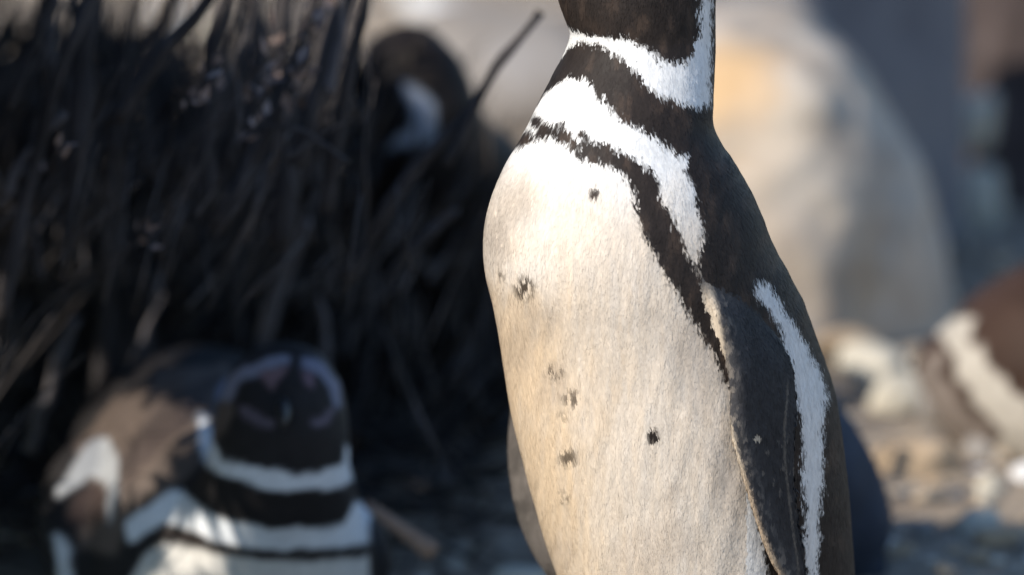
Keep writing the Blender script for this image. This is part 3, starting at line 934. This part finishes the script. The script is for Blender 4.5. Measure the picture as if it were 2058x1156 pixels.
small = np.isin(fw, (1, 2))
ln = np.where(small, rng.uniform(.003, .005, n), rng.uniform(.0042, .0072, n))[:, None]
wd = np.where(small, rng.uniform(.0006, .0011, n), rng.uniform(.0005, .0010, n))[:, None]
lf = np.where(small, .0002, np.where(rng.random(n) < .008, rng.uniform(.0002, .0004, n), rng.uniform(.00005, .00018, n)))[:, None]
b0 = fp + fn * .00005
v = np.stack([b0 - sd_ * wd * .6, b0 + sd_ * wd * .6, b0 + flow * ln * .55 + fn * lf * .8 + sd_ * wd, b0 + flow * ln * .55 + fn * lf * .8 - sd_ * wd, b0 + flow * ln + fn * lf], 1)
f = np.array([[0, 2, 1], [0, 3, 2], [3, 4, 2]])
F = (f[None] + (np.arange(n) * 5)[:, None, None]).reshape(-1, 3)
fm_ = mesh_np("plumage", v.reshape(-1, 3), F)
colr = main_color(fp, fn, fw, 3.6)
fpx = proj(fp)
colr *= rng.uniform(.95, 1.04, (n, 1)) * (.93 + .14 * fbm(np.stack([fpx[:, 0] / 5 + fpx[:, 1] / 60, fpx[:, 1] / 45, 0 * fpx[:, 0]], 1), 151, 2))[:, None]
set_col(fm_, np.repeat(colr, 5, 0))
nn = fn + rng.normal(size=(n, 3)) * .035
nn /= np.linalg.norm(nn, axis=1)[:, None]
fm_.normals_split_custom_set_from_vertices(np.repeat(nn, 5, 0).tolist())
pl = link("plumage", fm_, M_feather, root); rebase(pl, root); pl["kind"] = "stuff"
rebase(body, root)
hc = ax_at(-85.)[0]
bill_and_eyes(root, hc, FACE + [0, 0, .35], (0, 0, 1), .060)
feet(root, fpts, FACE)

# ---------- the other penguins: fused lofts with their own markings
def make_penguin(label, base, lofts, voxel, whites, seed, back=BLACK, extra=None, warp=16):
    parts = [l for l in lofts]
    me = remesh(parts, voxel, 4)
    co = vcos(me); nr = vnormals(me)
    px = proj(co)
    w = (np.stack([fbm(np.stack([px[:, 0] / 30, px[:, 1] / 30, px[:, 0] * 0 + 1.7], 1), seed + k, 2) for k in range(2)], 1) - .5) * warp
    pj = px + w
    h = fbm(co * 40, seed + 5, 3)[:, None]
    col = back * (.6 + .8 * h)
    if extra is not None:
        for poly, c in extra:
            k = sstep(-7, 7, poly_sd(pj, poly))[:, None]
            col = col * (1 - k) + np.asarray(c) * (.75 + .5 * h) * k
    front = (nr[:, 1] < 0.35)
    for poly, c in whites:
        k = (sstep(-5, 5, poly_sd(pj, poly)) * front)[:, None]
        col = col * (1 - k) + np.asarray(c) * (.85 + .25 * h) * k
    set_col(me, np.clip(col, 0.004, .9))
    root = empty("penguin", tuple(base))
    tag(root, label, "penguin", "penguins of the colony")
    o = link("body", me, M_body, root); rebase(o, root)
    return root

def lft(ctrl, n=24, seg=24, flat=None):
    """ctrl: (px,py,Y,radius_m)"""
    c = np.array([(*P(a, b, y), r) for a, b, y, r in ctrl])
    s = spline_pts(c, n)
    s[:, 3] = np.maximum(s[:, 3], .002)
    return tube(s[:, :3], s[:, 3], seg, flat)

# crouching penguin at the left
head = lft([(572, 716, .60, .012), (572, 735, .59, .036), (570, 790, .575, .052), (566, 860, .565, .058), (560, 930, .57, .061), (556, 990, .59, .068), (545, 1060, .62, .084), (520, 1150, .66, .105), (500, 1240, .70, .09)])
trunk = lft([(470, 1210, .60, .03), (455, 1160, .66, .105), (430, 1080, .76, .128), (408, 990, .90, .130), (395, 930, 1.02, .108), (388, 900, 1.12, .07), (384, 890, 1.2, .02)])
shoulder = lft([(250, 900, .80, .02), (205, 950, .76, .040), (180, 1030, .72, .048), (175, 1120, .69, .042), (190, 1200, .67, .012)], flat=((.8, .55, 0), .7))
rshoulder = lft([(660, 1000, .72, .02), (690, 1080, .70, .035), (705, 1160, .68, .035), (700, 1230, .68, .01)])
LW = np.array([.74, .76, .78])
whites = [
    ([(402, 830), (420, 835), (428, 890), (450, 925), (500, 935), (545, 945), (590, 955), (640, 950), (690, 935), (694, 900), (712, 905), (716, 960), (690, 982), (600, 985), (540, 985), (470, 965), (420, 940), (402, 890)], LW),
    ([(250, 1050), (290, 1020), (340, 985), (365, 985), (400, 1020), (450, 1045), (540, 1062), (640, 1065), (690, 1050), (712, 1010), (745, 1010), (745, 1090), (690, 1098), (600, 1105), (480, 1100), (420, 1085), (370, 1060), (330, 1050), (290, 1075), (260, 1090)], LW),
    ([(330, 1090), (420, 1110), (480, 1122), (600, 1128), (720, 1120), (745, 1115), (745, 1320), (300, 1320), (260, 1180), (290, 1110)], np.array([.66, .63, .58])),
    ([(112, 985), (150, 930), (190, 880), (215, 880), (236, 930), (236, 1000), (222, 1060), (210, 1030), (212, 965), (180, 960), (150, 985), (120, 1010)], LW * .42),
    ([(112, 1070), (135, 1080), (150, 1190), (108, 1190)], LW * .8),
    # face: pale brow arcs and pinkish skin round the bill
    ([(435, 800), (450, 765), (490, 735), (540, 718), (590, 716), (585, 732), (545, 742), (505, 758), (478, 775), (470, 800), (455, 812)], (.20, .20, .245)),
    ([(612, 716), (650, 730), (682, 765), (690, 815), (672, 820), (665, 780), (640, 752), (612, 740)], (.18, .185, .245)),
    ([(520, 745), (585, 738), (560, 765), (540, 785), (528, 765)], (.17, .11, .115)),
    ([(612, 745), (632, 752), (628, 785), (614, 775)], (.15, .10, .12)),
    ([(478, 815), (495, 815), (520, 835), (555, 845), (552, 860), (515, 855), (488, 840)], (.11, .09, .11)),
    ([(625, 845), (650, 838), (665, 818), (676, 824), (664, 848), (636, 860)], (.13, .11, .14)),
]
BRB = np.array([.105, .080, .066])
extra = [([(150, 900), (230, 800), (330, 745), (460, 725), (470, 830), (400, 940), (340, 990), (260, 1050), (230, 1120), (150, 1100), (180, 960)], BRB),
         ([(330, 800), (440, 748), (450, 770), (340, 850), (240, 960), (230, 930)], (.062, .048, .042)),  # shade of the back's folds painted in, here and the next stripe
         ([(265, 900), (400, 790), (425, 815), (290, 930), (245, 1010)], (.066, .05, .044)),
         ([(150, 1000), (200, 960), (215, 1040), (180, 1060), (130, 1050)], (.04, .028, .025)),
         ([(410, 1110), (300, 1060), (380, 1035), (460, 1100), (720, 1105), (720, 1118), (480, 1118)], BLACK)]
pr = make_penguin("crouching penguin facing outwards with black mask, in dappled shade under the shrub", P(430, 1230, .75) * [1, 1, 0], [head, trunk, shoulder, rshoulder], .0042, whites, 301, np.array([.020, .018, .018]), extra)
hd = P(572, 800, .575)
bill_and_eyes(pr, hd, (0.02, -1, .12), (0, .1, 1), .046)

# penguin deep in the shrub's shade
head = lft([(805, 82, 1.36, .012), (812, 110, 1.34, .042), (822, 175, 1.32, .058), (838, 240, 1.31, .060), (856, 300, 1.32, .066), (885, 400, 1.36, .095), (905, 560, 1.42, .115), (905, 720, 1.46, .11), (900, 860, 1.5, .06)])
trunk = lft([(880, 480, 1.38, .06), (920, 560, 1.5, .11), (960, 660, 1.64, .10), (1000, 760, 1.78, .04)])
whites = [([(800, 160), (835, 172), (868, 205), (880, 245), (866, 280), (830, 294), (770, 300), (790, 282), (822, 268), (832, 240), (822, 205)], (.26, .29, .34))]  # white cheek painted blue-grey, deep shade put into its colour
pr = make_penguin("black penguin with white cheek crescent half hidden behind dark branches", P(900, 850, 1.5) * [1, 1, 0], [head, trunk], .0045, whites, 311, BLACK * .45)  # plumage black scaled down to paint in the shade
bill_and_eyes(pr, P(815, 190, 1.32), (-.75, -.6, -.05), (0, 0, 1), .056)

# penguin whose back shows behind the standing one
trunk = lft([(1380, 880, .86, .02), (1430, 900, .84, .07), (1520, 935, .82, .086), (1600, 990, .82, .078), (1660, 1050, .82, .060), (1715, 1110, .82, .034), (1770, 1160, .82, .012)])
trunk2 = lft([(1600, 810, .84, .02), (1620, 850, .83, .034), (1650, 920, .82, .042), (1680, 1000, .82, .045), (1705, 1090, .82, .040), (1715, 1150, .82, .02)])
head = lft([(1345, 700, .9, .01), (1350, 730, .89, .044), (1365, 800, .88, .05), (1400, 880, .86, .065), (1450, 930, .85, .06)])
pr = make_penguin("dark-backed penguin mostly hidden behind the tall standing penguin", P(1600, 1130, .82) * [1, 1, 0], [trunk, trunk2, head], .0045, [], 321, np.array([.030, .036, .052]))  # black back tinted blue, skylight painted into its colour
bill_and_eyes(pr, P(1350, 760, .885), (-.9, .3, 0), (0, 0, 1), .046)

# prone brown penguin at the right
trunk = lft([(1838, 735, 1.42, .006), (1870, 735, 1.41, .028), (1930, 745, 1.40, .062), (2010, 750, 1.38, .092), (2110, 750, 1.36, .112), (2230, 750, 1.34, .115), (2340, 720, 1.32, .09), (2420, 670, 1.31, .066), (2470, 620, 1.30, .056), (2490, 570, 1.30, .05), (2500, 520, 1.30, .015)])
BR = np.array([.040, .022, .015])
whites = [([(1878, 640), (1905, 622), (1940, 632), (1955, 680), (2000, 740), (2058, 800), (2120, 860), (2300, 900), (2300, 980), (2100, 975), (2040, 960), (2022, 900), (1985, 830), (1945, 790), (1920, 740), (1898, 690)], (.44, .40, .34))]
extra = [([(1838, 760), (1880, 700), (1930, 800), (1985, 850), (2020, 920), (2030, 990), (1800, 990)], (.20, .165, .14))]
pr = make_penguin("prone brown-backed penguin with a broad white flank stripe among stones", P(2150, 940, 1.38) * [1, 1, 0], [trunk], .0045, whites, 331, BR, extra, 60)
bill_and_eyes(pr, P(2490, 560, 1.30), (.8, -.5, 0), (0, 0, 1), .052)
